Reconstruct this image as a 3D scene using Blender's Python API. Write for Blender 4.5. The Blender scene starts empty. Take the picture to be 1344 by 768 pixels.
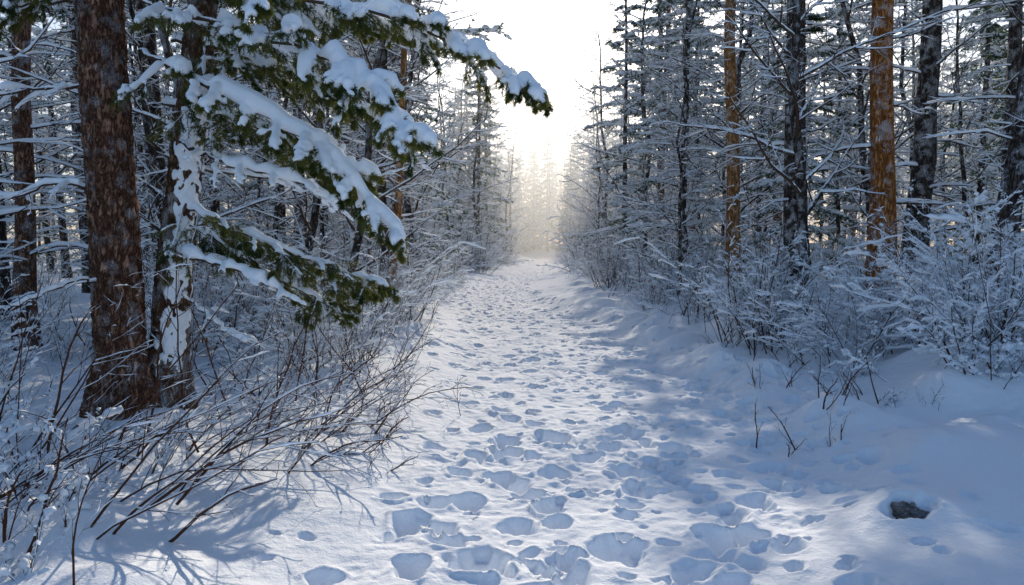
import bpy, math, numpy as np
from mathutils import Vector
import time
T0=time.time()
scene=bpy.context.scene
rng=np.random.default_rng(7)
# ------------------------------------------------------------------ helpers
def sstep(a,b,x):
    t=np.clip((x-a)/(b-a),0,1); return t*t*(3-2*t)
def norm(v): return v/np.maximum(np.linalg.norm(v,axis=-1,keepdims=True),1e-9)
_tabs={}
def vnoise(x,y,scale,seed):
    if seed not in _tabs: _tabs[seed]=np.random.default_rng(1000+seed).random((256,256))*2-1
    tb=_tabs[seed]
    x=np.asarray(x,float)/scale+37.3; y=np.asarray(y,float)/scale+91.7
    xi=np.floor(x).astype(int); yi=np.floor(y).astype(int)
    fx=x-xi; fy=y-yi; fx=fx*fx*(3-2*fx); fy=fy*fy*(3-2*fy)
    a=tb[xi&255,yi&255]; b=tb[(xi+1)&255,yi&255]; c=tb[xi&255,(yi+1)&255]; d=tb[(xi+1)&255,(yi+1)&255]
    return (a*(1-fx)+b*fx)*(1-fy)+(c*(1-fx)+d*fx)*fy
def tubes(P,R,s,mat):
    n,k=P.shape[:2]
    T=norm(np.gradient(P,axis=1))
    mT=norm(T.mean(axis=1))
    ref=np.where(np.abs(mT[:,2:3])>.8,np.array([[1.,0,0]]),np.array([[0,0,1.]]))
    A=norm(np.cross(T,ref[:,None,:])); B=np.cross(T,A)
    an=2*np.pi*np.arange(s)/s
    V=P[:,:,None]+R[:,:,None,None]*(A[:,:,None]*np.cos(an)[None,None,:,None]+B[:,:,None]*np.sin(an)[None,None,:,None])
    idx=np.arange(n*k*s).reshape(n,k,s); nx=np.roll(idx,-1,axis=2)
    F=np.stack([idx[:,:-1],nx[:,:-1],nx[:,1:],idx[:,1:]],-1).reshape(-1,4)
    return (V.reshape(-1,3),F,mat)
def build_mesh(name,groups,mats,smooth=True):
    me=bpy.data.meshes.new(name)
    off=0; VV=[];LI=[];LS=[];MI=[]
    for V,F,m in groups:
        if len(F)==0: continue
        VV.append(V); LI.append((F+off).ravel()); LS.append(np.full(len(F),F.shape[1])); MI.append(np.full(len(F),m)); off+=len(V)
    VV=np.concatenate(VV);LI=np.concatenate(LI);LS=np.concatenate(LS);MI=np.concatenate(MI)
    me.vertices.add(len(VV)); me.vertices.foreach_set('co',VV.astype(np.float32).ravel())
    me.loops.add(len(LI)); me.loops.foreach_set('vertex_index',LI.astype(np.int32))
    st=np.concatenate([[0],np.cumsum(LS)[:-1]])
    me.polygons.add(len(LS)); me.polygons.foreach_set('loop_start',st.astype(np.int32)); me.polygons.foreach_set('loop_total',LS.astype(np.int32))
    me.polygons.foreach_set('material_index',MI.astype(np.int32))
    me.polygons.foreach_set('use_smooth',np.full(len(LS),smooth))
    for m in mats: me.materials.append(m)
    me.update(calc_edges=True)
    return me
def add(name,me,loc=(0,0,0),rotz=0,scale=1,parent=None,tilt=(0,0)):
    o=bpy.data.objects.new(name,me); scene.collection.objects.link(o)
    o.location=loc; o.rotation_euler=(tilt[0],tilt[1],rotz); o.scale=(scale,)*3 if np.isscalar(scale) else scale
    if parent: o.parent=parent
    return o
def spawn(P,R,m,t0,t1,length,ang,k,rng,planar=False,grav=0.0,wob=.12,rr=.55,rmin=.002,lenfall=.6,absl=False,tip=.25):
    n,kp=P.shape[:2]
    t=t0+(t1-t0)*(np.arange(m)[None,:]+rng.random((n,m)))/m
    q=np.clip(t*(kp-1),0,kp-1.001); i=q.astype(int); f=(q-i)[...,None]
    ar=np.arange(n)[:,None]
    base=P[ar,i]*(1-f)+P[ar,i+1]*f
    tan=norm(P[ar,i+1]-P[ar,i]); rad=R[ar,i]*(1-f[...,0])+R[ar,i+1]*f[...,0]
    L=np.linalg.norm(np.diff(P,axis=1),axis=-1).sum(1)[:,None]
    ref=np.where(np.abs(tan[...,2:3])>.85,np.array([1.,0.,0.]),np.array([0,0,1.]))
    A=norm(np.cross(tan,ref)); B=np.cross(tan,A)
    if planar: phi=np.pi*(np.arange(m)%2)[None,:]+rng.normal(0,.25,(n,m))
    else: phi=np.arange(m)[None,:]*2.399+rng.random((n,1))*6.28+rng.normal(0,.4,(n,m))
    an=ang+rng.normal(0,.15,(n,m))
    d=tan*np.cos(an)[...,None]+(A*np.cos(phi)[...,None]+B*np.sin(phi)[...,None])*np.sin(an)[...,None]
    ln=(length if absl else length*L)*(1-lenfall*(t-t0)/(t1-t0+1e-6))*rng.uniform(.65,1.2,(n,m))
    d=d.reshape(-1,3); base=base.reshape(-1,3); ln=ln.reshape(-1); rad=rad.reshape(-1)
    N=len(d); Q=np.zeros((N,k,3)); Q[:,0]=base; cur=d.copy()
    for j in range(1,k):
        cur=norm(cur+rng.normal(0,wob,(N,3))+np.array([0,0,grav]))
        Q[:,j]=Q[:,j-1]+cur*(ln/(k-1))[:,None]
    r0=np.maximum(rad*rr,rmin)
    RR=np.maximum(r0[:,None]*np.linspace(1,tip,k)[None,:],rmin*.6)
    return Q,RR
def snowtube(P,R,s,mat,rng,base=.008,mul=1.0,thr=.0,lift=1.0):
    T=norm(np.gradient(P,axis=1)); h=np.clip(1.15-np.abs(T[...,2])*1.3,0,1)
    r=(R*mul+base)*h*rng.uniform(.45,1.3,R.shape)
    r=np.where(rng.random(R.shape)<thr,r*.15,r)
    r[:,-1]*=.5
    Q=P.copy(); Q[...,2]+=R*.6+r*.6*lift
    return tubes(Q,np.maximum(r,.0005),s,mat)
def needles(P,m,L,w,rng,mat,spread=.8,fwd=.7,zb=0.0):
    n,kp=P.shape[:2]
    t=rng.random((n,m))*(kp-1.001); i=t.astype(int); f=(t-i)[...,None]; ar=np.arange(n)[:,None]
    b=(P[ar,i]*(1-f)+P[ar,i+1]*f).reshape(-1,3); tan=norm(P[ar,i+1]-P[ar,i]).reshape(-1,3)
    rd=norm(rng.normal(0,1,b.shape)); d=norm(tan*fwd+rd*spread+np.array([0,0,zb]))
    sd=norm(np.cross(d,norm(rng.normal(0,1,b.shape))))
    l=L*rng.uniform(.6,1.2,(len(b),1))
    V=np.stack([b-sd*w,b+sd*w,b+d*l],1).reshape(-1,3)
    return (V,np.arange(len(V)).reshape(-1,3),mat)
# ------------------------------------------------------------------ materials
def newmat(n):
    m=bpy.data.materials.new(n); m.use_nodes=True; nt=m.node_tree
    return m,nt,nt.nodes['Principled BSDF'],nt.nodes['Material Output']
def N(nt,t,**kw):
    n=nt.nodes.new(t)
    for k,v in kw.items(): setattr(n,k,v)
    return n
SNOWC=(.88,.93,.985,1)
def snow_mat(name,fine=90.,bs=.25,bump=True):
    m,nt,p,o=newmat(name); L=nt.links.new
    df=N(nt,'ShaderNodeBsdfDiffuse'); df.inputs[0].default_value=SNOWC; L(df.outputs[0],o.inputs[0])
    if not bump: return m
    tc=N(nt,'ShaderNodeTexCoord')
    n1=N(nt,'ShaderNodeTexNoise'); n1.inputs['Scale'].default_value=fine; n1.inputs['Detail'].default_value=3
    n2=N(nt,'ShaderNodeTexNoise'); n2.inputs['Scale'].default_value=fine*.15; n2.inputs['Detail'].default_value=4
    L(tc.outputs['Object'],n1.inputs['Vector']); L(tc.outputs['Object'],n2.inputs['Vector'])
    b1=N(nt,'ShaderNodeBump'); b1.inputs['Strength'].default_value=bs; b1.inputs['Distance'].default_value=.01
    b2=N(nt,'ShaderNodeBump'); b2.inputs['Strength'].default_value=bs; b2.inputs['Distance'].default_value=.04
    L(n1.outputs['Fac'],b1.inputs['Height']); L(n2.outputs['Fac'],b2.inputs['Height']); L(b2.outputs[0],b1.inputs['Normal']); L(b1.outputs[0],df.inputs['Normal'])
    return m
M_snow=snow_mat('snow')
M_snowf=snow_mat('snow_plain',bump=False)
M_snowg=snow_mat('snow_ground',70.,.45)
def bark_mat(name,c1,c2,scale=22,zs=.3,snow=.0,snowdir=(0.3,-.5,.6),bump=1.,sns=5.):
    m,nt,p,o=newmat(name); L=nt.links.new
    tc=N(nt,'ShaderNodeTexCoord'); mp=N(nt,'ShaderNodeMapping'); mp.inputs['Scale'].default_value=(1,1,zs)
    L(tc.outputs['Object'],mp.inputs['Vector'])
    wn=N(nt,'ShaderNodeTexNoise'); wn.inputs['Scale'].default_value=scale*.5; wn.inputs['Detail'].default_value=7; wn.inputs['Roughness'].default_value=.7
    L(mp.outputs[0],wn.inputs['Vector'])
    va=N(nt,'ShaderNodeVectorMath',operation='MULTIPLY_ADD'); L(wn.outputs['Color'],va.inputs[0]); va.inputs[1].default_value=(4.5/scale,)*3; L(mp.outputs[0],va.inputs[2])
    vo=N(nt,'ShaderNodeTexVoronoi'); vo.feature='DISTANCE_TO_EDGE'; vo.inputs['Scale'].default_value=scale; L(va.outputs[0],vo.inputs['Vector'])
    n2=N(nt,'ShaderNodeTexNoise'); n2.inputs['Scale'].default_value=scale*2.2; n2.inputs['Detail'].default_value=6; n2.inputs['Roughness'].default_value=.7; L(mp.outputs[0],n2.inputs['Vector'])
    mr=N(nt,'ShaderNodeMapRange'); mr.inputs['From Max'].default_value=.3; L(vo.outputs['Distance'],mr.inputs['Value'])
    m0=N(nt,'ShaderNodeMath',operation='MULTIPLY_ADD'); L(mr.outputs[0],m0.inputs[0]); m0.inputs[1].default_value=.5; m0.inputs[2].default_value=-.24
    mx=N(nt,'ShaderNodeMath',operation='MULTIPLY_ADD'); L(n2.outputs['Fac'],mx.inputs[0]); mx.inputs[1].default_value=.8; mx.use_clamp=True; L(m0.outputs[0],mx.inputs[2])
    cr=N(nt,'ShaderNodeValToRGB'); e=cr.color_ramp.elements
    e[0].position=.12; e[0].color=tuple(x*.3 for x in c1[:3])+(1,); e[1].position=.72; e[1].color=c2
    q=e.new(.36); q.color=c1
    L(mx.outputs[0],cr.inputs['Fac'])
    bp=N(nt,'ShaderNodeBump'); bp.inputs['Strength'].default_value=bump; bp.inputs['Distance'].default_value=.035; L(mx.outputs[0],bp.inputs['Height']); L(bp.outputs[0],p.inputs['Normal'])
    p.inputs['Roughness'].default_value=.9; p.inputs['Specular IOR Level'].default_value=.15
    dt=N(nt,'ShaderNodeVectorMath',operation='DOT_PRODUCT'); L(bp.outputs[0],dt.inputs[0]); dt.inputs[1].default_value=Vector(snowdir).normalized()
    n3=N(nt,'ShaderNodeTexNoise'); n3.inputs['Scale'].default_value=sns; n3.inputs['Detail'].default_value=7; n3.inputs['Roughness'].default_value=.62; L(tc.outputs['Object'],n3.inputs['Vector'])
    ad=N(nt,'ShaderNodeMath',operation='MULTIPLY_ADD'); L(n3.outputs['Fac'],ad.inputs[0]); ad.inputs[1].default_value=2.4
    ml=N(nt,'ShaderNodeMath',operation='MULTIPLY'); L(dt.outputs['Value'],ml.inputs[0]); ml.inputs[1].default_value=.8; L(ml.outputs[0],ad.inputs[2])
    m2=N(nt,'ShaderNodeMapRange'); m2.inputs['From Min'].default_value=2.1-snow; m2.inputs['From Max'].default_value=2.2-snow; L(ad.outputs[0],m2.inputs['Value'])
    mix=N(nt,'ShaderNodeMix',data_type='RGBA'); L(m2.outputs[0],mix.inputs[0]); L(cr.outputs[0],mix.inputs[6]); mix.inputs[7].default_value=SNOWC
    L(mix.outputs[2],p.inputs['Base Color'])
    return m
M_barkH=bark_mat('bark_scaly_brown',(.16,.075,.045,1),(.45,.26,.17,1),scale=16,zs=.35,snow=.08,bump=1.)
M_barkS=bark_mat('bark_snowy',(.15,.08,.045,1),(.38,.23,.14,1),scale=18,zs=.35,snow=.14,snowdir=(.75,-.75,.1),sns=3.2)
M_barkD=bark_mat('bark_dark',(.055,.044,.038,1),(.17,.135,.115,1),scale=14,zs=.25,snow=.2,snowdir=(-.8,-.2,.3))
M_barkG=bark_mat('bark_ginger',(.36,.17,.06,1),(.68,.41,.2,1),scale=12,zs=.3,snow=.05,snowdir=(-.7,-.4,.3))
M_barkO=bark_mat('bark_orange',(.38,.135,.035,1),(.68,.32,.11,1),scale=14,zs=.3,snow=.14,snowdir=(-.7,-.4,.3))
def twig_mat(name,c,lo):
    m,nt,p,o=newmat(name); L=nt.links.new
    ge=N(nt,'ShaderNodeNewGeometry'); sx=N(nt,'ShaderNodeSeparateXYZ'); L(ge.outputs['Normal'],sx.inputs[0])
    tc=N(nt,'ShaderNodeTexCoord'); n=N(nt,'ShaderNodeTexNoise'); n.inputs['Scale'].default_value=9; n.inputs['Detail'].default_value=1; L(tc.outputs['Object'],n.inputs['Vector'])
    a=N(nt,'ShaderNodeMath',operation='MULTIPLY_ADD'); L(n.outputs['Fac'],a.inputs[0]); a.inputs[1].default_value=1.6; L(sx.outputs['Z'],a.inputs[2])
    mr=N(nt,'ShaderNodeMapRange'); mr.inputs['From Min'].default_value=lo; mr.inputs['From Max'].default_value=lo+.15; L(a.outputs[0],mr.inputs['Value'])
    mix=N(nt,'ShaderNodeMix',data_type='RGBA'); L(mr.outputs[0],mix.inputs[0]); mix.inputs[6].default_value=tuple(c)+(1,); mix.inputs[7].default_value=SNOWC
    df=N(nt,'ShaderNodeBsdfDiffuse'); L(mix.outputs[2],df.inputs[0]); L(df.outputs[0],o.inputs[0])
    return m
M_twig=twig_mat('twig_frosted',(.08,.055,.04),1.0)
M_twigB=twig_mat('twig_bare',(.09,.045,.03),1.7)
def needle_mat(name,a,b):
    m,nt,p,o=newmat(name); L=nt.links.new
    tc=N(nt,'ShaderNodeTexCoord'); n=N(nt,'ShaderNodeTexNoise'); n.inputs['Scale'].default_value=3.5; n.inputs['Detail'].default_value=2; L(tc.outputs['Object'],n.inputs['Vector'])
    cr=N(nt,'ShaderNodeValToRGB'); cr.color_ramp.elements[0].position=.35; cr.color_ramp.elements[1].position=.65
    cr.color_ramp.elements[0].color=a; cr.color_ramp.elements[1].color=b; L(n.outputs['Fac'],cr.inputs[0])
    df=N(nt,'ShaderNodeBsdfDiffuse'); L(cr.outputs[0],df.inputs[0])
    tr=N(nt,'ShaderNodeBsdfTranslucent'); L(cr.outputs[0],tr.inputs[0]); ms=N(nt,'ShaderNodeMixShader'); ms.inputs[0].default_value=.4
    L(df.outputs[0],ms.inputs[1]); L(tr.outputs[0],ms.inputs[2]); L(ms.outputs[0],o.inputs[0])
    return m
M_needle=needle_mat('needles_green',(.045,.07,.022,1),(.19,.19,.05,1))
M_needleD=needle_mat('needles_frosty',(.035,.065,.04,1),(.12,.16,.09,1))
# ------------------------------------------------------------------ terrain
PY=[-20,0,4,5.6,9,15,22,30,38,46,60,80,120,160,400]
PX=[-.5,0,.3,.95,.95,.55,-.4,-.7,-.1,1.3,3.4,5.0,4.2,-2,-2]
PW=[1.1,1.1,1.3,1.8,2.0,1.8,1.45,1.1,1.1,1.15,1.5,1.9,2.4,2.4,2.4]
XL=([-20,0,7,12,20,40,60,80,120,160],[-3.2,-3.0,-2.5,-2.1,-2.4,-2.4,-.3,1.4,1,-5])
XR=([-20,0,7,12,20,40,60,80,120,160],[3.3,3.3,3.9,3.7,3.0,3.6,6.2,8.0,7.6,2])
brng=np.random.default_rng(5)
BUMPS=[]
for i in range(480):
    y=brng.uniform(2.5,26); side=brng.random()<.6
    x=(np.interp(y,*XR)-1.1+brng.exponential(2.0)) if side else (np.interp(y,*XL)+.5-brng.exponential(2.2))
    if side and y<5.5: continue
    r=brng.uniform(.14,.4); BUMPS.append((x,y,r,r*brng.uniform(.15,.36)))
BUMPS+= [(2.38,4.42,.36,.15),(3.1,6.6,.4,.10),(5.3,8.0,.9,.4),(4.4,7.4,.6,.2),(3.3,5.8,.35,.10),(-2.6,4.0,.5,.2),(-1.9,3.4,.5,.12),(-3.75,7.1,.7,.14)]
def H0(x,y):
    x=np.asarray(x,float);y=np.asarray(y,float)
    pc=np.interp(y,PY,PX); w=np.interp(y,PY,PW)
    s=np.abs(x-pc)/w
    inside=1-sstep(.75,1.2,s)
    h=-.14*inside
    h+= .62*sstep(1.9,6.0,x-pc)*sstep(4,13,y)
    h+= .12*sstep(1.2,2.4,x-pc)
    h+= .30*sstep(1.6,5.0,pc-x)*sstep(6,16,y)
    h+= .05*sstep(1.1,2.0,pc-x)
    out=1-inside
    h+= out*(.09*vnoise(x,y,2.3,1)+.04*vnoise(x,y,.9,2))+.10*vnoise(x,y,9,3)*out
    h+= .03*vnoise(x,y,1.1,4)*inside
    h+= sstep(60,200,np.hypot(x,y))*1.5*vnoise(x,y,60,9)
    return h
def bumps(xs,ys,Z):
    B=np.zeros_like(Z)
    for bx,by,r,a in BUMPS:
        i0,i1=np.searchsorted(xs,[bx-2.2*r,bx+2.2*r]); j0,j1=np.searchsorted(ys,[by-2.2*r,by+2.2*r])
        if i1<=i0 or j1<=j0: continue
        X,Y=np.meshgrid(xs[i0:i1],ys[j0:j1])
        d=((X-bx)**2+(Y-by)**2)/(r*r)
        B[j0:j1,i0:i1]+=a*np.exp(-d*1.6)
    Z+=.45*np.tanh(B/.45)
def grid_axis(c0,c1,step,g,lo,hi):
    a=list(np.arange(c0,c1,step)); st=step;v=a[-1]
    while v<hi: st*=1+g; v+=st; a.append(v)
    st=step; v=a[0]; b=[]
    while v>lo: st*=1+g; v-=st; b.append(v)
    return np.array(b[::-1]+a)
xs=grid_axis(-2.2,3.4,.016,.016,-330,330)
ys=[2.4]
while ys[-1]<420:
    y=ys[-1]; ys.append(y+max(.014,.003*y if y<50 else .003*50+(y-50)*.02))
b=[];v=2.4;st=.02
while v>-60: v-=st; st*=1.06; b.append(v)
ys=np.array(b[::-1]+ys)
X,Y=np.meshgrid(xs,ys)
Z=H0(X,Y); bumps(xs,ys,Z)
pc=np.interp(Y,PY,PX); w=np.interp(Y,PY,PW); S=np.abs(X-pc)/w
ins=1-sstep(.7,1.25,S)
near=1-sstep(25,45,Y)
patch=.45+.55*sstep(-.3,.4,vnoise(X,Y,.7,18))
Z+=ins*near*patch*(.022*vnoise(X,Y,.2,11)+.014*vnoise(X,Y,.085,12)+.010*vnoise(X,Y,.042,13))
Z+=(1-ins)*near*(.010*vnoise(X,Y,.3,14)+.004*vnoise(X,Y,.09,15))
frng=np.random.default_rng(21)
D=np.zeros_like(Z); RIM=np.zeros_like(Z)
prints=[]
def try_add(x,y,a,b,th,dep): prints.append((x,y,a,b,th,dep))
for tr in range(9):
    off=-.95+1.9*tr/8+frng.normal(0,.07); y=frng.uniform(2.6,3.4); sd=1
    ph=frng.random()*6
    while y<75:
        wv=np.interp(y,PY,PW); o2=off+.08*np.sin(y*.5+ph)
        x=np.interp(y,PY,PX)+o2*wv+sd*.12+frng.normal(0,.06)
        a=frng.uniform(.06,.115)*(1.0+.12*(y<7)); bb=a*frng.uniform(.95,1.45)
        try_add(x,y,a,bb,frng.normal(0,.5),frng.uniform(.08,.17))
        y+=frng.uniform(.38,.72)*(1 if y<30 else 1.2); sd=-sd
for i in range(1100):
    y=2.5+frng.random()**1.5*50
    x=np.interp(y,PY,PX)+np.clip(frng.normal(0,.6),-1.3,1.3)*np.interp(y,PY,PW)
    a=frng.uniform(.02,.06); try_add(x,y,a,a*frng.uniform(1,1.6),frng.uniform(0,3.1),frng.uniform(.03,.07))
for i in range(150):
    y=frng.uniform(2.8,13); x=frng.uniform(.9,3.4)
    a=frng.uniform(.04,.1); try_add(x,y,a,a*1.3,frng.uniform(0,3),frng.uniform(.05,.09))
for (x,y,a) in [(-.2,4.02,.17),(.6,4.12,.16),(-.65,4.6,.12),(1.25,4.3,.14),(.0,5.4,.14),(-.3,5.0,.12),(.9,5.6,.14),(.25,4.9,.11),(1.4,6.3,.15),(-.05,6.2,.14),(.35,6.6,.15),(1.95,5.2,.1),(2.1,5.8,.12),(-.55,3.95,.11),(1.1,3.6,.12)]:
    try_add(x,y,a,a*1.1,frng.normal(0,.4),.17)
for (x,y,a,bb,th,dep) in prints:
    R=max(a,bb)*1.8
    i0,i1=np.searchsorted(xs,[x-R,x+R]); j0,j1=np.searchsorted(ys,[y-R,y+R])
    if i1-i0<2 or j1-j0<2: continue
    dx=X[j0:j1,i0:i1]-x; dy=Y[j0:j1,i0:i1]-y
    c,s_=math.cos(th),math.sin(th); u=(dx*c+dy*s_)/a; vv=(-dx*s_+dy*c)/bb
    t=np.arctan2(vv,u); r=np.hypot(u,vv)*(1+.10*math.cos(x*91)*np.cos(2*t+x*13)+.07*np.sin(3*t+y*17)+.04*np.sin(5*t+y*31)+.12*vnoise(dx+x,dy+y,.06,23))
    e0=.3+.25*(math.sin(x*57)*.5+.5)
    p=-dep*(1-sstep(e0,1.08,r))*(.85+.15*np.clip(r,0,1))
    D[j0:j1,i0:i1]=np.minimum(D[j0:j1,i0:i1],p)
    RIM[j0:j1,i0:i1]=np.maximum(RIM[j0:j1,i0:i1],.2*dep*np.exp(-((r-1.2)/.2)**2)*(.5+.5*np.sin(t+x*20)))
Z+=D+RIM*(D>-.01)*(1-sstep(.0,.01,-D))
Z+=(D<-.02)*(.010*vnoise(X,Y,.06,17)+.006*vnoise(X,Y,.035,25))
for (cx,cy,r,dp) in [(2.36,4.3,.13,.10),(2.16,4.62,.05,.04)]:
    d=np.hypot((X-cx)/1.2,Y-cy)/r*(1+.25*vnoise(X,Y,.07,19)); Z-=dp*(1-sstep(.5,1.1,d))
nr,nc=Z.shape
idx=np.arange(nr*nc).reshape(nr,nc)
F=np.stack([idx[:-1,:-1],idx[:-1,1:],idx[1:,1:],idx[1:,:-1]],-1).reshape(-1,4)
gm=build_mesh('snowy_ground',[(np.stack([X,Y,Z],-1).reshape(-1,3),F,0)],[M_snowg])
add('snowy_ground',gm)
print('ground',nr,nc,time.time()-T0)
def gz(x,y):
    h=float(H0(x,y)); B=0
    for bx,by,r,a in BUMPS: 
        d=((x-bx)**2+(y-by)**2)/(r*r)
        if d<5: B+=a*math.exp(-d*1.6)
    return h+.45*math.tanh(B/.45)
# ------------------------------------------------------------------ tree generators
MATS=lambda bark:[bark,M_twig,M_needleD,M_snowf]
def trunk(rng,H,r0,k,wob=.05,lean=(0,0),curve=0):
    P=np.zeros((1,k,3)); z=np.linspace(-.3,H,k); P[0,:,2]=z
    wx=np.cumsum(rng.normal(0,wob,k)); wy=np.cumsum(rng.normal(0,wob,k))
    P[0,:,0]=wx-wx[1]+lean[0]*z+curve*(z/H)**2; P[0,:,1]=wy-wy[1]+lean[1]*z
    R=r0*np.linspace(1,.25,k)[None,:].copy(); R[0,0]*=1.5; R[0,1]*=1.15
    return P,R
def decid(seed,H=11,r0=.09,nb=26,t0=.12,snow=.012,lean=(0,0),lod=0):
    rng=np.random.default_rng(seed); g=[]
    P,R=trunk(rng,H,r0,16,.07,lean,rng.normal(0,.5)); g.append(tubes(P,R,8,0))
    P1,R1=spawn(P,R,nb,t0,.98,.27,1.05,7,rng,grav=.02,wob=.12,rr=.42,lenfall=.55,rmin=.006)
    P2,R2=spawn(P1,R1,8,.12,.98,.42,.8,5,rng,grav=.02,wob=.14,rr=.6,rmin=.004)
    if lod:
        P3,R3=spawn(P2,R2,5,.1,1.,.55,.7,2,rng,grav=-.03,wob=.2,rr=.6,rmin=.006)
        g+=[tubes(P1,R1,4,1),snowtube(P1,R1,3,3,rng,.02,1.),snowtube(P2,R2,3,3,rng,.018,1.),tubes(P2,R2,3,1),snowtube(P3,R3,3,3,rng,.02,1)]
        return build_mesh('deciduous_tree_far_mesh',g,MATS(M_barkD))
    P3,R3=spawn(P2,R2,6,.1,1.,.45,.7,3,rng,grav=-.03,wob=.15,rr=.6,rmin=.003)
    P4,R4=spawn(P3,R3,3,.1,1.,.6,.65,2,rng,grav=-.03,wob=.2,rr=.7,rmin=.0025)
    g+=[tubes(P1,R1,5,1),tubes(P2,R2,4,1),tubes(P3,R3,3,1)]
    g+=[snowtube(P1,R1,4,3,rng,snow*1.3,.9),snowtube(P2,R2,4,3,rng,snow,.9),snowtube(P3,R3,3,3,rng,snow*.8,.8),tubes(P4,R4*1.6,3,1)]
    return build_mesh('deciduous_tree_mesh',g,MATS(M_barkD))
def pine(seed,H=18,r0=.19,bark=None,crown=.38,lean=(0,0),ndead=16,curve=0,k=18,sides=14,lod=0):
    rng=np.random.default_rng(seed); g=[]
    P,R=trunk(rng,H,r0,k,.035,lean,curve); g.append(tubes(P,R,8 if lod else sides,0))
    Pd,Rd=spawn(P,R,ndead,.08,.55,1.5,1.35,6,rng,grav=-.05,wob=.14,rr=.14,absl=True,lenfall=0,rmin=.007)
    Pe,Re=spawn(Pd,Rd,6,.25,1,.4,.8,4,rng,planar=True,grav=-.03,rr=.6,rmin=.004)
    g+=[snowtube(Pd,Rd,4,3,rng,.018,1.),snowtube(Pe,Re,3,3,rng,.013,1.),tubes(Pd,Rd,4,1)]
    if not lod:
        Pf,Rf=spawn(Pe,Re,4,.25,1,.45,.7,3,rng,planar=True,rr=.7,rmin=.003)
        g+=[tubes(Pe,Re,3,1),tubes(Pf,Rf*1.5,3,1)]
    P1,R1=spawn(P,R,46 if not lod else 36,crown,.985,2.6,1.35,6,rng,grav=-.05,wob=.08,rr=.25,absl=True,lenfall=.65,rmin=.01)
    P2,R2=spawn(P1,R1,14,.15,1.,.36,.85,4,rng,planar=True,grav=-.06,rr=.5,rmin=.005)
    if lod:
        g+=[tubes(P1,R1,3,1),needles(P2,8,.2,.03,rng,2),snowtube(P1,R1,4,3,rng,.06,1.,.12),snowtube(P2,R2,3,3,rng,.05,1.,.2)]
    else:
        g+=[tubes(P1,R1,4,1),needles(P2,16,.15,.018,rng,2),snowtube(P1,R1,5,3,rng,.05,1.,.12),snowtube(P2,R2,4,3,rng,.048,1.,.25)]
    return build_mesh('pine_tree_mesh',g,MATS(bark or M_barkD))
def spruce(seed,H=11,r0=.11,L=2.0,nb=64,t0=.05,lod=0):
    rng=np.random.default_rng(seed); g=[]
    P,R=trunk(rng,H,r0,14,.02); g.append(tubes(P,R,8,0))
    P1,R1=spawn(P,R,nb,t0,.985,L,1.5,7,rng,grav=-.07,wob=.06,rr=.22,absl=True,lenfall=.85,rmin=.008)
    P2,R2=spawn(P1,R1,12,.12,1.,.38,.85,4,rng,planar=True,grav=-.09,rr=.5,rmin=.004)
    if lod:
        g+=[needles(P2,9,.18,.028,rng,2),snowtube(P1,R1,4,3,rng,.055,1.,.12),snowtube(P2,R2,3,3,rng,.05,1.,.2)]
        return build_mesh('spruce_tree_far_mesh',g,MATS(M_barkD))
    P3,R3=spawn(P2,R2,4,.15,1.,.4,.7,3,rng,planar=True,grav=-.06,rr=.5,rmin=.004)
    g+=[tubes(P1,R1,4,1),tubes(P2,R2,3,1),needles(P2,14,.09,.013,rng,2),needles(P3,6,.08,.012,rng,2),
        snowtube(P1,R1,5,3,rng,.05,1.,.1),snowtube(P2,R2,4,3,rng,.042,1.,.2),snowtube(P3,R3,3,3,rng,.028,1.,.3)]
    return build_mesh('spruce_tree_mesh',g,MATS(M_barkD))
def shrub(seed,H=1.3,n=16,spread=.5,lean=(0,0),snow=.007,n2=7,n3=5,mt=None,r=.008,k=7,thr=.1,grav=-.04,n4=0,base=.25,s3=3):
    rng=np.random.default_rng(seed); g=[]
    P=np.zeros((n,k,3)); P[:,0,:2]=rng.normal(0,base,(n,2)); P[:,0,2]=-.08
    d=norm(np.stack([rng.normal(0,spread,n)+lean[0],rng.normal(0,spread,n)+lean[1],np.ones(n)],-1))
    ln=H*rng.uniform(.6,1.25,n)
    for j in range(1,k):
        d=norm(d+rng.normal(0,.11,(n,3))+np.array([lean[0]*.06,lean[1]*.06,grav])); P[:,j]=P[:,j-1]+d*(ln/(k-1))[:,None]
    R=r*rng.uniform(.5,1.5,(n,1))*np.linspace(1,.35,k)[None,:]
    P2,R2=spawn(P,R,n2,.2,1.,.4,.6,5,rng,wob=.13,rr=.6,rmin=.0022)
    P3,R3=spawn(P2,R2,n3,.15,1.,.45,.6,4,rng,wob=.15,rr=.7,rmin=.002)
    g+=[tubes(P,R,6,1),tubes(P2,R2,4,1),tubes(P3,R3,3,1)]
    if snow>0: g+=[snowtube(P,R,5,3,rng,snow,.8,thr),snowtube(P2,R2,4,3,rng,snow,.8,thr),snowtube(P3,R3,s3,3,rng,snow*.8,.8,thr)]
    if n4:
        P4,R4=spawn(P3,R3,n4,.1,1.,.5,.7,3,rng,wob=.2,rr=.8,rmin=.0018); g+=[tubes(P4,R4,3,1),snowtube(P4,R4,s3,3,rng,snow*.8,.8,thr)]
    return build_mesh('shrub_mesh',g,[M_barkD,mt or M_twig,M_needle,M_snowf])
DEC=[decid(1,11,.09),decid(2,9,.07,24,.08),decid(3,12.5,.11,30,.15),decid(5,10,.08,26,.1,.012,(.12,0))]
DECF=[decid(1,12,.09,lod=1),decid(2,10,.07,24,.08,lod=1),decid(3,13,.11,30,.12,lod=1)]
PIN=[pine(11,18,.19),pine(12,16,.16,crown=.45,ndead=22),pine(13,19,.22,M_barkH,.42),pine(14,15,.13,crown=.5,ndead=24)]
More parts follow.
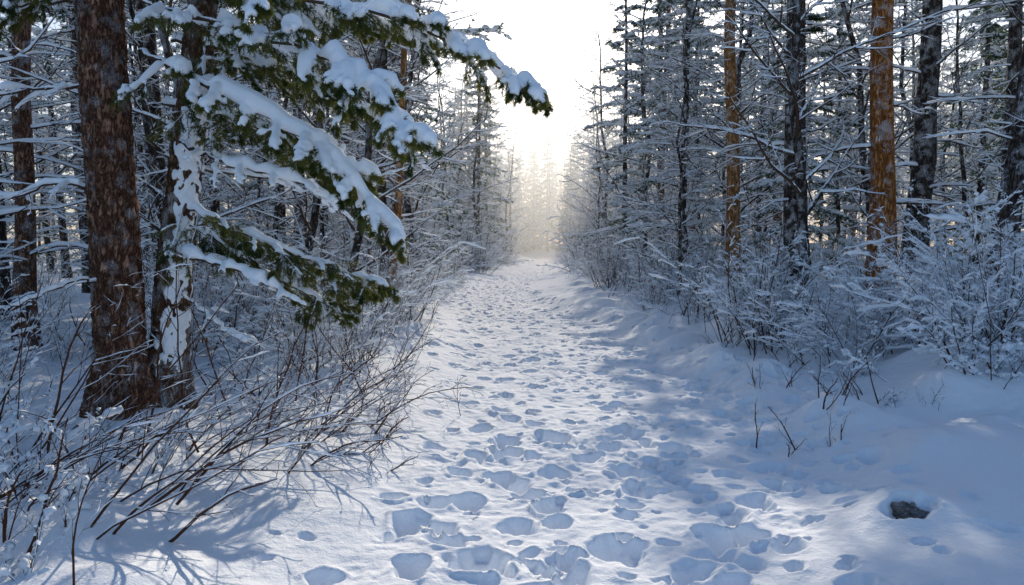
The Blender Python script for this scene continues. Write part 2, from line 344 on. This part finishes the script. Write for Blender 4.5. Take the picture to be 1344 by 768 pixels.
PINF=[pine(15,18,.19,lod=1),pine(16,17,.15,M_barkH,.3,lod=1,ndead=22)]
SPR=[spruce(21),spruce(22,13,.13,2.4,76,.08),spruce(23,8,.08,1.6,54,.03)]
SPRF=[spruce(24,11,lod=1),spruce(25,13,.13,2.4,70,lod=1)]
SHR=[shrub(31,1.2,snow=.019,n3=4),shrub(32,.8,12,.7,snow=.022,n3=4),shrub(33,1.8,16,.4,n2=8,snow=.016),shrub(34,.5,9,.8,n3=3,snow=.026)]
SHB=[shrub(41,1.0,8,.5,snow=.004,n2=5,n3=3,mt=M_twigB,thr=.6),shrub(42,.6,7,.6,snow=.003,n2=4,n3=3,mt=M_twigB,thr=.6)]
print('tree meshes',time.time()-T0)
def place(name,me,x,y,rz=0,sc=1,parent=None,dz=-.05,tilt=(0,0)):
    return add(name,me,(x,y,gz(x,y)+dz),rz,sc,parent,tilt)
place('pine_tree',pine(51,17,.175,M_barkG,.42,lean=(-.035,0),ndead=12,sides=24),5.4,18)
place('pine_tree',pine(52,18,.25,M_barkD,.36,lean=(-.03,0),ndead=22,sides=24),6.1,15.8)
place('pine_tree',pine(53,19,.24,M_barkO,.42,lean=(-.01,0),ndead=14,sides=24),7.0,14)
place('pine_tree',pine(54,17,.25,M_barkD,.4,lean=(.02,0),ndead=24,sides=20),8.3,15.3)
place('pine_tree',pine(55,17,.2,M_barkD,.4,lean=(.11,0),ndead=24,sides=20),8.0,12.2)
place('pine_tree',pine(56,16,.14,M_barkH,.4,lean=(-.02,0),ndead=20,curve=-.5,sides=20),-6.8,10.3)
place('pine_tree',pine(57,15,.11,M_barkD,.4,lean=(.01,0),ndead=26,sides=16),-7.6,11.5)
place('pine_tree',pine(58,15,.13,M_barkD,.4,lean=(.02,0),ndead=26,sides=16),-2.9,17)
place('pine_tree',pine(59,15,.09,M_barkG,.5,lean=(.07,0),ndead=20,sides=16),-2.6,15.5)
for (m,x,y,r,s,tl) in [(3,-4.2,14.5,.2,1.1,0),(0,-3.3,20,1.2,1.1,.12),(2,-3.4,25,2.2,1.15,.06),(1,4.9,22,2.2,1.2,-.08),(0,5.0,28,4.2,1.1,-.05),(1,-5.6,12,3.1,1.0,.05),(2,-8.6,12.5,1.,1.,0),(0,-4.9,10.8,5,.9,.04),(3,-3.0,13.2,.0,1.,.02),(2,-9.5,9.5,2,.9,0),(0,9.3,11,2,.9,0),(1,4.0,17.6,1.,.7,-.02)]:
    place('deciduous_tree',DEC[m],x,y,r,s,tilt=(0,tl))
for (m,x,y,r,s) in [(1,5.6,24.5,1,1.15),(0,4.9,32,2,1.2),(1,-4.3,28,3,1.2),(2,7.4,19.5,3,1.2)]:
    place('spruce_tree',SPR[m],x,y,r,s)
srng=np.random.default_rng(77)
taken=[(5.4,18),(6.25,16),(7,14),(8.3,15.3),(8,12.2),(-6.8,10.3),(-7.6,11.5),(-2.9,17),(-2.6,15.5),(-3.73,7),(-3.5,7.3),(-4.2,14.5),(-3.3,20),(-3.4,25),(4.9,22),(5,28),(-5.6,12),(-8.6,12.5),(-4.9,10.8),(-3,13.2),(-9.5,9.5),(9.3,11),(5.3,24.5),(4.9,32),(-4.3,28),(7.4,19.5)]
far=bpy.data.objects.new('distant_forest',None); scene.collection.objects.link(far)
def ok(x,y,dm):
    for a,b_ in taken:
        if (a-x)**2+(b_-y)**2<dm*dm: return False
    return True
cnt=0
for it in range(12000):
    if cnt>=370: break
    y=8.5+srng.random()**1.25*115; side=srng.choice([-1,1])
    e=np.interp(y,*XR)+1.0 if side>0 else np.interp(y,*XL)-1.1
    x=e+side*(srng.random()**1.4)*(12+.42*y)
    if abs(x)>.78*y+4: continue
    if y<15 and -6<x<0: continue
    if y<12.5 and 0<x<8.5: continue
    if not ok(x,y,1.1+y*.014): continue
    edge=abs(x-e)
    u=srng.random(); sc=srng.uniform(.8,1.2)
    if edge<3: typ='d' if u<.66 else ('s' if u<.9 else 'p')
    else: typ='d' if u<.3 else ('s' if u<.5 else 'p')
    if y<16 and typ=='s': typ='p'
    taken.append((x,y)); cnt+=1
    fr=y>28 or (edge>8)
    me,nm={'d':(DECF if fr else DEC,'deciduous_tree'),'p':(PINF if fr else PIN,'pine_tree'),'s':(SPRF if fr else SPR,'spruce_tree')}[typ]
    me=me[srng.integers(len(me))]
    place(nm,me,x,y,srng.random()*6.28,sc,far if y>24 else None,-.1,(srng.normal(0,.03),srng.normal(0,.03)))
for i in range(50):
    y=srng.uniform(105,160); x=np.interp(y,PY,PX)+srng.choice([-1,1])*(3.0+srng.exponential(8))
    place('far_tree',(DECF+SPRF)[srng.integers(5)],x,y,srng.random()*6,srng.uniform(1.2,1.8),far)
for i in range(46):
    y=srng.uniform(150,185); x=srng.uniform(-4,14) if i<30 else srng.uniform(-60,70)
    place('far_tree',(DECF+SPRF+SPRF)[srng.integers(7)],x,y,srng.random()*6,srng.uniform(1.4,2.0),far,-.8)
und=bpy.data.objects.new('forest_undergrowth',None); scene.collection.objects.link(und)
for it in range(450):
    y=7+srng.random()**1.35*58; side=srng.choice([-1,1])
    e=np.interp(y,*XR)-.2 if side>0 else np.interp(y,*XL)+.1
    x=e+side*srng.exponential(1.8+.05*y)
    if abs(x)>.8*y+4: continue
    if y<9 and (side<0 or x<4.6): continue
    u=srng.random(); me=SHR[srng.integers(4)] if (u<.87 or y>25) else SHB[srng.integers(2)]
    place('frosted_shrub',me,x,y,srng.random()*6.28,srng.uniform(.6,1.25)*(1 if y<30 else 1.6),und,.0)
print('scatter',cnt,len(bpy.data.objects),time.time()-T0)
# ------------------------------------------------------------------ hero left trees
def spline(pts,k):
    pts=np.array(pts,float); n=len(pts); t=np.linspace(0,n-1,k); out=[]
    for tt in t:
        i=min(int(tt),n-2); f=tt-i
        p0=pts[max(i-1,0)];p1=pts[i];p2=pts[i+1];p3=pts[min(i+2,n-1)]
        out.append(.5*((2*p1)+(-p0+p2)*f+(2*p0-5*p1+4*p2-p3)*f*f+(-p0+3*p1-3*p2+p3)*f**3))
    return np.array(out)
def herotrunk(pts,rad,k=260,s=72,seed=0,amp=.016):
    P=spline(pts,k)[None]; R=np.interp(np.linspace(0,1,k),np.linspace(0,1,len(rad)),rad)[None]
    V,F,m=tubes(P,R,s,0)
    V=V.reshape(k,s,3); c=P[0][:,None]; d=V-c; r=np.linalg.norm(d,axis=-1,keepdims=True)
    a=np.arange(s)[None,:]*np.ones((k,1))
    th=2*np.pi*a/s; L=P[0,:,2][:,None]*np.ones((1,s))
    n=vnoise(np.cos(th)*3+np.sin(th)*5,L*6+np.sin(th)*3,.35,50+seed)+.6*vnoise(np.cos(th)*7+9,L*12+np.sin(th)*7,.3,51+seed)
    flare=sstep(.7,-.1,L)[...,None]*(.35+.25*np.cos(th*5+1)[...,None])
    V=c+d/r*(r*(1+flare)+amp*n[...,None])
    return (V.reshape(-1,3),F,0)
hero=bpy.data.objects.new('snow_laden_spruce_tree',None); scene.collection.objects.link(hero)
tA=herotrunk([(-3.74,7.0,-.3),(-3.73,7.0,.6),(-3.76,7.0,2.),(-3.82,7.0,4.),(-3.85,7.0,9),(-3.9,7,14)],[.24,.225,.21,.2,.16,.08],seed=0)
add('trunk',build_mesh('trunk',[tA],[M_barkH]),parent=hero)
hero2=bpy.data.objects.new('snow_plastered_spruce_tree',None); scene.collection.objects.link(hero2)
ptsB=[(-3.50,7.35,-.3),(-3.44,7.35,.4),(-3.36,7.32,1.2),(-3.22,7.3,2.2),(-3.06,7.3,3.4),(-2.9,7.3,5),(-2.7,7.3,10)]; radB=[.2,.185,.17,.155,.14,.12,.05]
tB=herotrunk(ptsB,radB,seed=3,amp=.012)
add('trunk',build_mesh('trunk',[tB],[M_barkS]),parent=hero2)
pr=np.random.default_rng(31); cB=spline(ptsB,300)
PT=[];RT=[]
for i in range(330):
    t=pr.uniform(.12,.66)
    if vnoise(t*20,3.,1.3,66)<-.35: continue
    th=pr.normal(-.85,.45); c=cB[int(t*299)]; rr=np.interp(t,np.linspace(0,1,7),radB)
    k=5; L=pr.uniform(.05,.2); zz=np.linspace(-.5,.5,k)*L
    r=pr.uniform(.014,.05); R=r*np.array([.15,.8,1,.85,.15])
    ths=th+np.cumsum(pr.normal(0,.08,k))
    p=np.stack([c[0]+np.cos(ths)*(rr-.4*r),c[1]+np.sin(ths)*(rr-.4*r),c[2]+zz],-1)
    p[:,0]+=zz*.11
    PT.append(p);RT.append(R)
pl=add('plastered_snow',build_mesh('plastered_snow',[tubes(np.array(PT),np.array(RT),8,0)],[M_snow]),parent=hero2)
rm=pl.modifiers.new('r','REMESH'); rm.mode='VOXEL'; rm.voxel_size=.010; rm.use_smooth_shade=True
s_=pl.modifiers.new('s','SMOOTH'); s_.iterations=3; s_.factor=.5
def bough(pts,r0,snowr,tw=18,twl=.55,nd=True,seed=0,gap=.15,tw_snow=.75,thirds=6,dens=150):
    rng=np.random.default_rng(seed)
    k=24; P=spline(pts,k)[None]; P[0,1:]+=rng.normal(0,.012,(k-1,3)); R=(r0*np.linspace(1,.3,k))[None]
    g=[tubes(P,R,10,1)]; sn=[]
    P2,R2=spawn(P,R,tw,.18,1.,twl,.85,8,rng,planar=True,grav=-.07,wob=.07,rr=.45,absl=True,lenfall=.5,rmin=.005)
    P3,R3=spawn(P2,R2,thirds,.2,1.,.42,.75,5,rng,planar=True,grav=-.07,wob=.08,rr=.5,rmin=.003)
    g+=[tubes(P2,R2,6,1),tubes(P3,R3,4,1)]
    if nd:
        tl=np.linalg.norm(np.diff(P2,axis=1),axis=-1).sum(1).mean(); tl3=np.linalg.norm(np.diff(P3,axis=1),axis=-1).sum(1).mean()
        g+=[needles(P2,int(tl*dens*1.3),.05,.0032,rng,2,.8,.7,-.35),needles(P3,int(tl3*dens*1.8)+6,.05,.0032,rng,2,.8,.7,-.3)]
        P4,R4=spawn(P3,R3,4,.2,1.,.95,.7,5,rng,grav=-.3,wob=.12,rr=.6,rmin=.002)
        g+=[tubes(P4,R4,3,1),needles(P4,36,.045,.003,rng,2,.75,.8)]
    def sb(P,R,base,gp,lf):
        n,k=R.shape
        T=norm(np.gradient(P,axis=1)); h=np.clip(1.3-np.abs(T[...,2])*1.0,0,1)
        w=rng.uniform(.3,1.35,(n,k)); w=(w+np.roll(w,1,1)+np.roll(w,-1,1))/3*1.25
        gg=(rng.random((n,k))<gp); w=np.where(gg,w*.3,w)
        r=base*w*h; r[:,-1]*=.5; r[:,0]*=.5
        Q=P.copy(); Q[...,2]+=R+r*lf
        return tubes(Q,np.maximum(r,.001),8,0)
    sn.append(sb(P,R,snowr,gap*.5,.6)); sn.append(sb(P2,R2,snowr*tw_snow,gap,.55)); sn.append(sb(P3,R3,snowr*tw_snow*.6,gap*1.8,.5))
    add('bough',build_mesh('bough',g,[M_barkD,M_twig,M_needle,M_snow]),parent=hero)
    return sn
SN=[]
SN+=bough([(-3.2,6.9,4.15),(-2.7,6.5,3.95),(-1.87,6.2,3.66),(-1.0,6.,3.44),(-.35,5.9,3.14),(.2,5.8,2.82)],.028,.085,24,.62,seed=1)
SN+=bough([(-3.3,7.2,3.85),(-3.0,6.6,3.67),(-1.99,6.,3.28),(-1.34,5.6,2.99),(-.96,5.4,2.69),(-.75,5.3,2.4)],.026,.082,24,.6,seed=2)
SN+=bough([(-3.5,7.1,3.45),(-3.1,6.7,3.25),(-2.38,6.2,2.85),(-1.65,5.9,2.48),(-1.25,5.7,2.15),(-.82,5.6,1.66)],.028,.082,24,.5,seed=3)
SN+=bough([(-3.2,7.2,2.62),(-2.8,6.8,2.45),(-2.4,6.6,2.31),(-1.79,6.4,2.14),(-1.47,6.3,1.9)],.022,.055,12,.4,False,seed=4,tw_snow=.6)
SN+=bough([(-3.35,7.3,1.58),(-3.0,6.9,1.52),(-2.57,6.7,1.43),(-2.22,6.6,1.29),(-1.96,6.5,1.15)],.022,.055,8,.3,False,seed=5,tw_snow=.5)
SN+=bough([(-3.4,7.3,2.1),(-3.1,7.2,1.95),(-2.4,7.,1.67),(-1.79,6.9,1.43),(-1.28,6.8,1.25)],.02,.04,24,.7,True,seed=6,tw_snow=.6,gap=.4)
SN+=bough([(-3.3,7.3,1.85),(-3.0,7.2,1.75),(-2.5,7.1,1.45),(-2.0,7.0,1.2),(-1.6,6.9,1.0)],.018,.03,18,.5,True,seed=17,tw_snow=.6,gap=.5)
SN+=bough([(-3.4,7.3,3.0),(-2.9,7.1,2.9),(-2.3,6.9,2.7),(-1.8,6.8,2.4),(-1.5,6.7,2.2)],.02,.04,22,.6,True,seed=7,tw_snow=.6,gap=.4)
SN+=bough([(-3.3,7.3,4.3),(-2.8,7.0,4.1),(-2.2,6.8,3.85),(-1.5,6.6,3.7),(-.9,6.5,3.45)],.022,.065,22,.6,True,seed=8)
SN+=bough([(-3.5,6.9,4.5),(-3.0,6.2,4.3),(-2.5,5.7,3.95),(-2.0,5.2,3.6),(-1.7,5.0,3.25)],.022,.07,22,.5,True,seed=9)
SN+=bough([(-3.3,7.3,3.6),(-2.8,7.2,3.5),(-2.2,7.0,3.25),(-1.7,6.9,3.05),(-1.2,6.9,2.75)],.02,.05,22,.6,True,seed=16,gap=.3)
SN+=bough([(-3.8,7.,3.15),(-4.1,6.8,3.05),(-4.5,6.6,2.95),(-5.2,6.5,2.9)],.02,.038,10,.45,False,seed=10,tw_snow=.6)
SN+=bough([(-3.8,7.,2.1),(-4.2,6.9,2.2),(-4.7,6.9,2.05),(-5.4,7.0,2.1)],.018,.035,10,.4,False,seed=11,tw_snow=.6)
SN+=bough([(-3.8,7.,1.25),(-3.9,6.6,1.3),(-4.1,6.2,1.15),(-4.5,5.8,1.0)],.014,.02,8,.3,False,seed=12,tw_snow=.6)
SN+=bough([(-3.8,7.1,3.9),(-4.3,6.8,3.8),(-4.9,6.5,3.55),(-5.4,6.3,3.3)],.02,.05,20,.5,True,seed=13)
SN+=bough([(-3.4,7.3,2.5),(-2.9,7.6,2.35),(-2.2,7.8,2.3),(-1.4,7.9,2.35),(-.9,7.9,2.5)],.014,.022,12,.4,False,seed=14,tw_snow=.7)
SN+=bough([(-3.4,7.3,1.2),(-3.,7.1,1.0),(-2.7,7.0,.8),(-2.4,6.9,.7)],.014,.025,8,.35,False,seed=15,tw_snow=.6)
sm=build_mesh('snow_load',SN,[M_snow]); so=add('snow_load',sm,parent=hero)
rm=so.modifiers.new('r','REMESH'); rm.mode='VOXEL'; rm.voxel_size=.013; rm.use_smooth_shade=True
sm2=so.modifiers.new('s','SMOOTH'); sm2.iterations=3; sm2.factor=.5
# ------------------------------------------------------------------ foreground brush (left)
for i,(x,y,h,n,ln,sd) in enumerate([(-2.6,4.2,1.35,9,(.85,.1),61),(-3.0,4.8,1.3,8,(.8,.2),62),(-2.1,5.4,1.1,9,(.8,.1),63),(-1.9,6.2,1.2,10,(.6,.1),64),(-2.5,6.0,1.2,8,(.6,0),65),(-1.6,7.2,1.0,10,(.4,0),66),(-2.4,3.7,.9,7,(.5,0),67),(-4.6,6.0,1.4,9,(-.1,0),70),(-2.0,8.3,1.0,9,(.3,0),71),(-1.7,9.6,1.0,9,(.2,0),72),(-2.9,7.9,1.2,9,(0,0),73),(-3.5,5.0,1.5,8,(0,0),74),(-3.0,5.6,1.3,8,(.2,0),75),(-1.5,6.0,.5,7,(.5,0),76),(-1.4,8.0,.6,8,(.2,0),77)]):
    me=shrub(sd,h,n,.36,ln,snow=.005,n2=6,n3=3,mt=M_twigB,r=.008,k=9,thr=.5,grav=-.06,base=.33)
    place('bare_shrub',me,x,y)
for i,(x,y,h,n,sn_,sd) in enumerate([(-3.0,3.9,.7,14,.03,81),(-2.5,3.45,.45,10,.034,87),(-3.7,4.7,.8,14,.03,88),(-2.7,4.9,.5,12,.028,98),(-4.9,6.4,1.2,12,.02,83),(-5.6,7.8,1.4,14,.016,84),(-2.6,9.0,1.0,12,.018,85),(-4.6,9,1.4,14,.016,86),(-6.8,8.6,1.5,14,.016,89),(-4.2,5.4,.9,12,.024,90),(-2.3,7.0,.6,10,.02,99)]):
    place('frosted_shrub',shrub(sd,h,n,.6,snow=sn_,n2=6,n3=4,s3=5),x,y)
for i,(x,y,h,n,sd) in enumerate([(5.0,8.0,1.6,14,91),(5.9,8.6,2.0,16,92),(6.2,7.6,1.4,12,93),(4.7,9.3,1.2,12,94),(4.5,7.2,.7,9,95),(6.9,10,2.0,14,96),(5.6,7.1,1.0,12,97),(5.3,10.2,1.3,12,101)]):
    place('frosted_shrub',shrub(sd,h,n,.6,(-.12,-.05),snow=.027,n2=7,n3=5,n4=2,s3=4),x,y)
for (x,y) in [(3.1,6.9),(3.6,7.6),(2.95,8.1),(3.5,9.4),(3.2,11),(2.5,6.2)]:
    place('bare_shrub',SHB[1],x,y,x*7,.75)
for (x,y,s) in [(3.9,8.4,.9),(4.1,9.8,1.1),(3.6,11.5,1.),(3.8,7.0,.7)]:
    place('frosted_shrub',SHR[3],x,y,x*7,s)
def lump(name,c,r,seed,mat):
    bpy.ops.mesh.primitive_ico_sphere_add(subdivisions=5,radius=1); o=bpy.context.object; o.name=name
    me=o.data; n=len(me.vertices); co=np.empty(n*3,np.float32); me.vertices.foreach_get('co',co); co=co.reshape(-1,3)
    d=1+.3*vnoise(co[:,0]*2+co[:,2],co[:,1]*2,.8,seed)+.2*vnoise(co[:,0]*2,co[:,1]*2+co[:,2]*2,.3,seed+1)+.1*vnoise(co[:,0]*3,co[:,1]*3+co[:,2],.1,seed+2)
    co=co*d[:,None]*np.array(r); me.vertices.foreach_set('co',co.ravel().astype(np.float32)); me.update()
    for p in me.polygons: p.use_smooth=True
    o.location=c; me.materials.append(mat)
M_rock=bark_mat('wet_earth_stone',(.14,.06,.028,1),(.38,.2,.1,1),scale=30,zs=1,snow=.75,snowdir=(0,0,1),sns=14)
lump('stone',(2.37,4.34,gz(2.37,4.33)-.13),(.12,.08,.07),70,M_rock)
lump('stone',(2.16,4.62,gz(2.16,4.62)-.05),(.04,.025,.03),74,M_rock)
# ------------------------------------------------------------------ mist in the far part of the forest ride
bpy.ops.mesh.primitive_cube_add(size=1); mo=bpy.context.object; mo.name='mist'
mo.scale=(160,165,28); mo.location=(0,45+82.5,13)
mm=bpy.data.materials.new('mist'); mm.use_nodes=True; nt=mm.node_tree; nt.nodes.clear()
out=nt.nodes.new('ShaderNodeOutputMaterial'); vs=nt.nodes.new('ShaderNodeVolumeScatter'); vs.inputs['Color'].default_value=(.85,.94,1,1); vs.inputs['Density'].default_value=.010; vs.inputs['Anisotropy'].default_value=.5
nt.links.new(vs.outputs[0],out.inputs['Volume']); mo.data.materials.append(mm)
# ------------------------------------------------------------------ light
az,el=math.radians(7.5),math.radians(26)
S=Vector((math.sin(az)*math.cos(el),math.cos(az)*math.cos(el),math.sin(el)))
W=bpy.data.worlds.new('World'); scene.world=W; W.use_nodes=True; nt=W.node_tree
sky=nt.nodes.new('ShaderNodeTexSky'); sky.sky_type='NISHITA'; sky.sun_disc=False; sky.sun_elevation=el; sky.sun_rotation=az; sky.dust_density=1.2; sky.air_density=1.0; sky.ozone_density=3.5
bg=nt.nodes['Background']; bg.inputs[1].default_value=.15; nt.links.new(sky.outputs[0],bg.inputs[0])
sl=bpy.data.lights.new('sun','SUN'); sl.energy=5; sl.angle=math.radians(.5); sl.color=(1,.88,.72)
so=bpy.data.objects.new('sun',sl); scene.collection.objects.link(so); so.rotation_euler=S.to_track_quat('Z','Y').to_euler(); so.location=(0,0,30)
cam=bpy.data.cameras.new('camera'); cam.lens=26; cam.sensor_width=36; cam.clip_end=1500; cam.clip_start=.05
co=bpy.data.objects.new('camera',cam); scene.collection.objects.link(co); co.location=(0,0,1.6); co.rotation_euler=(math.radians(86.5),0,0)
scene.camera=co
scene.view_settings.view_transform='Standard'; scene.view_settings.look='None'; scene.view_settings.exposure=0
print('done',time.time()-T0)
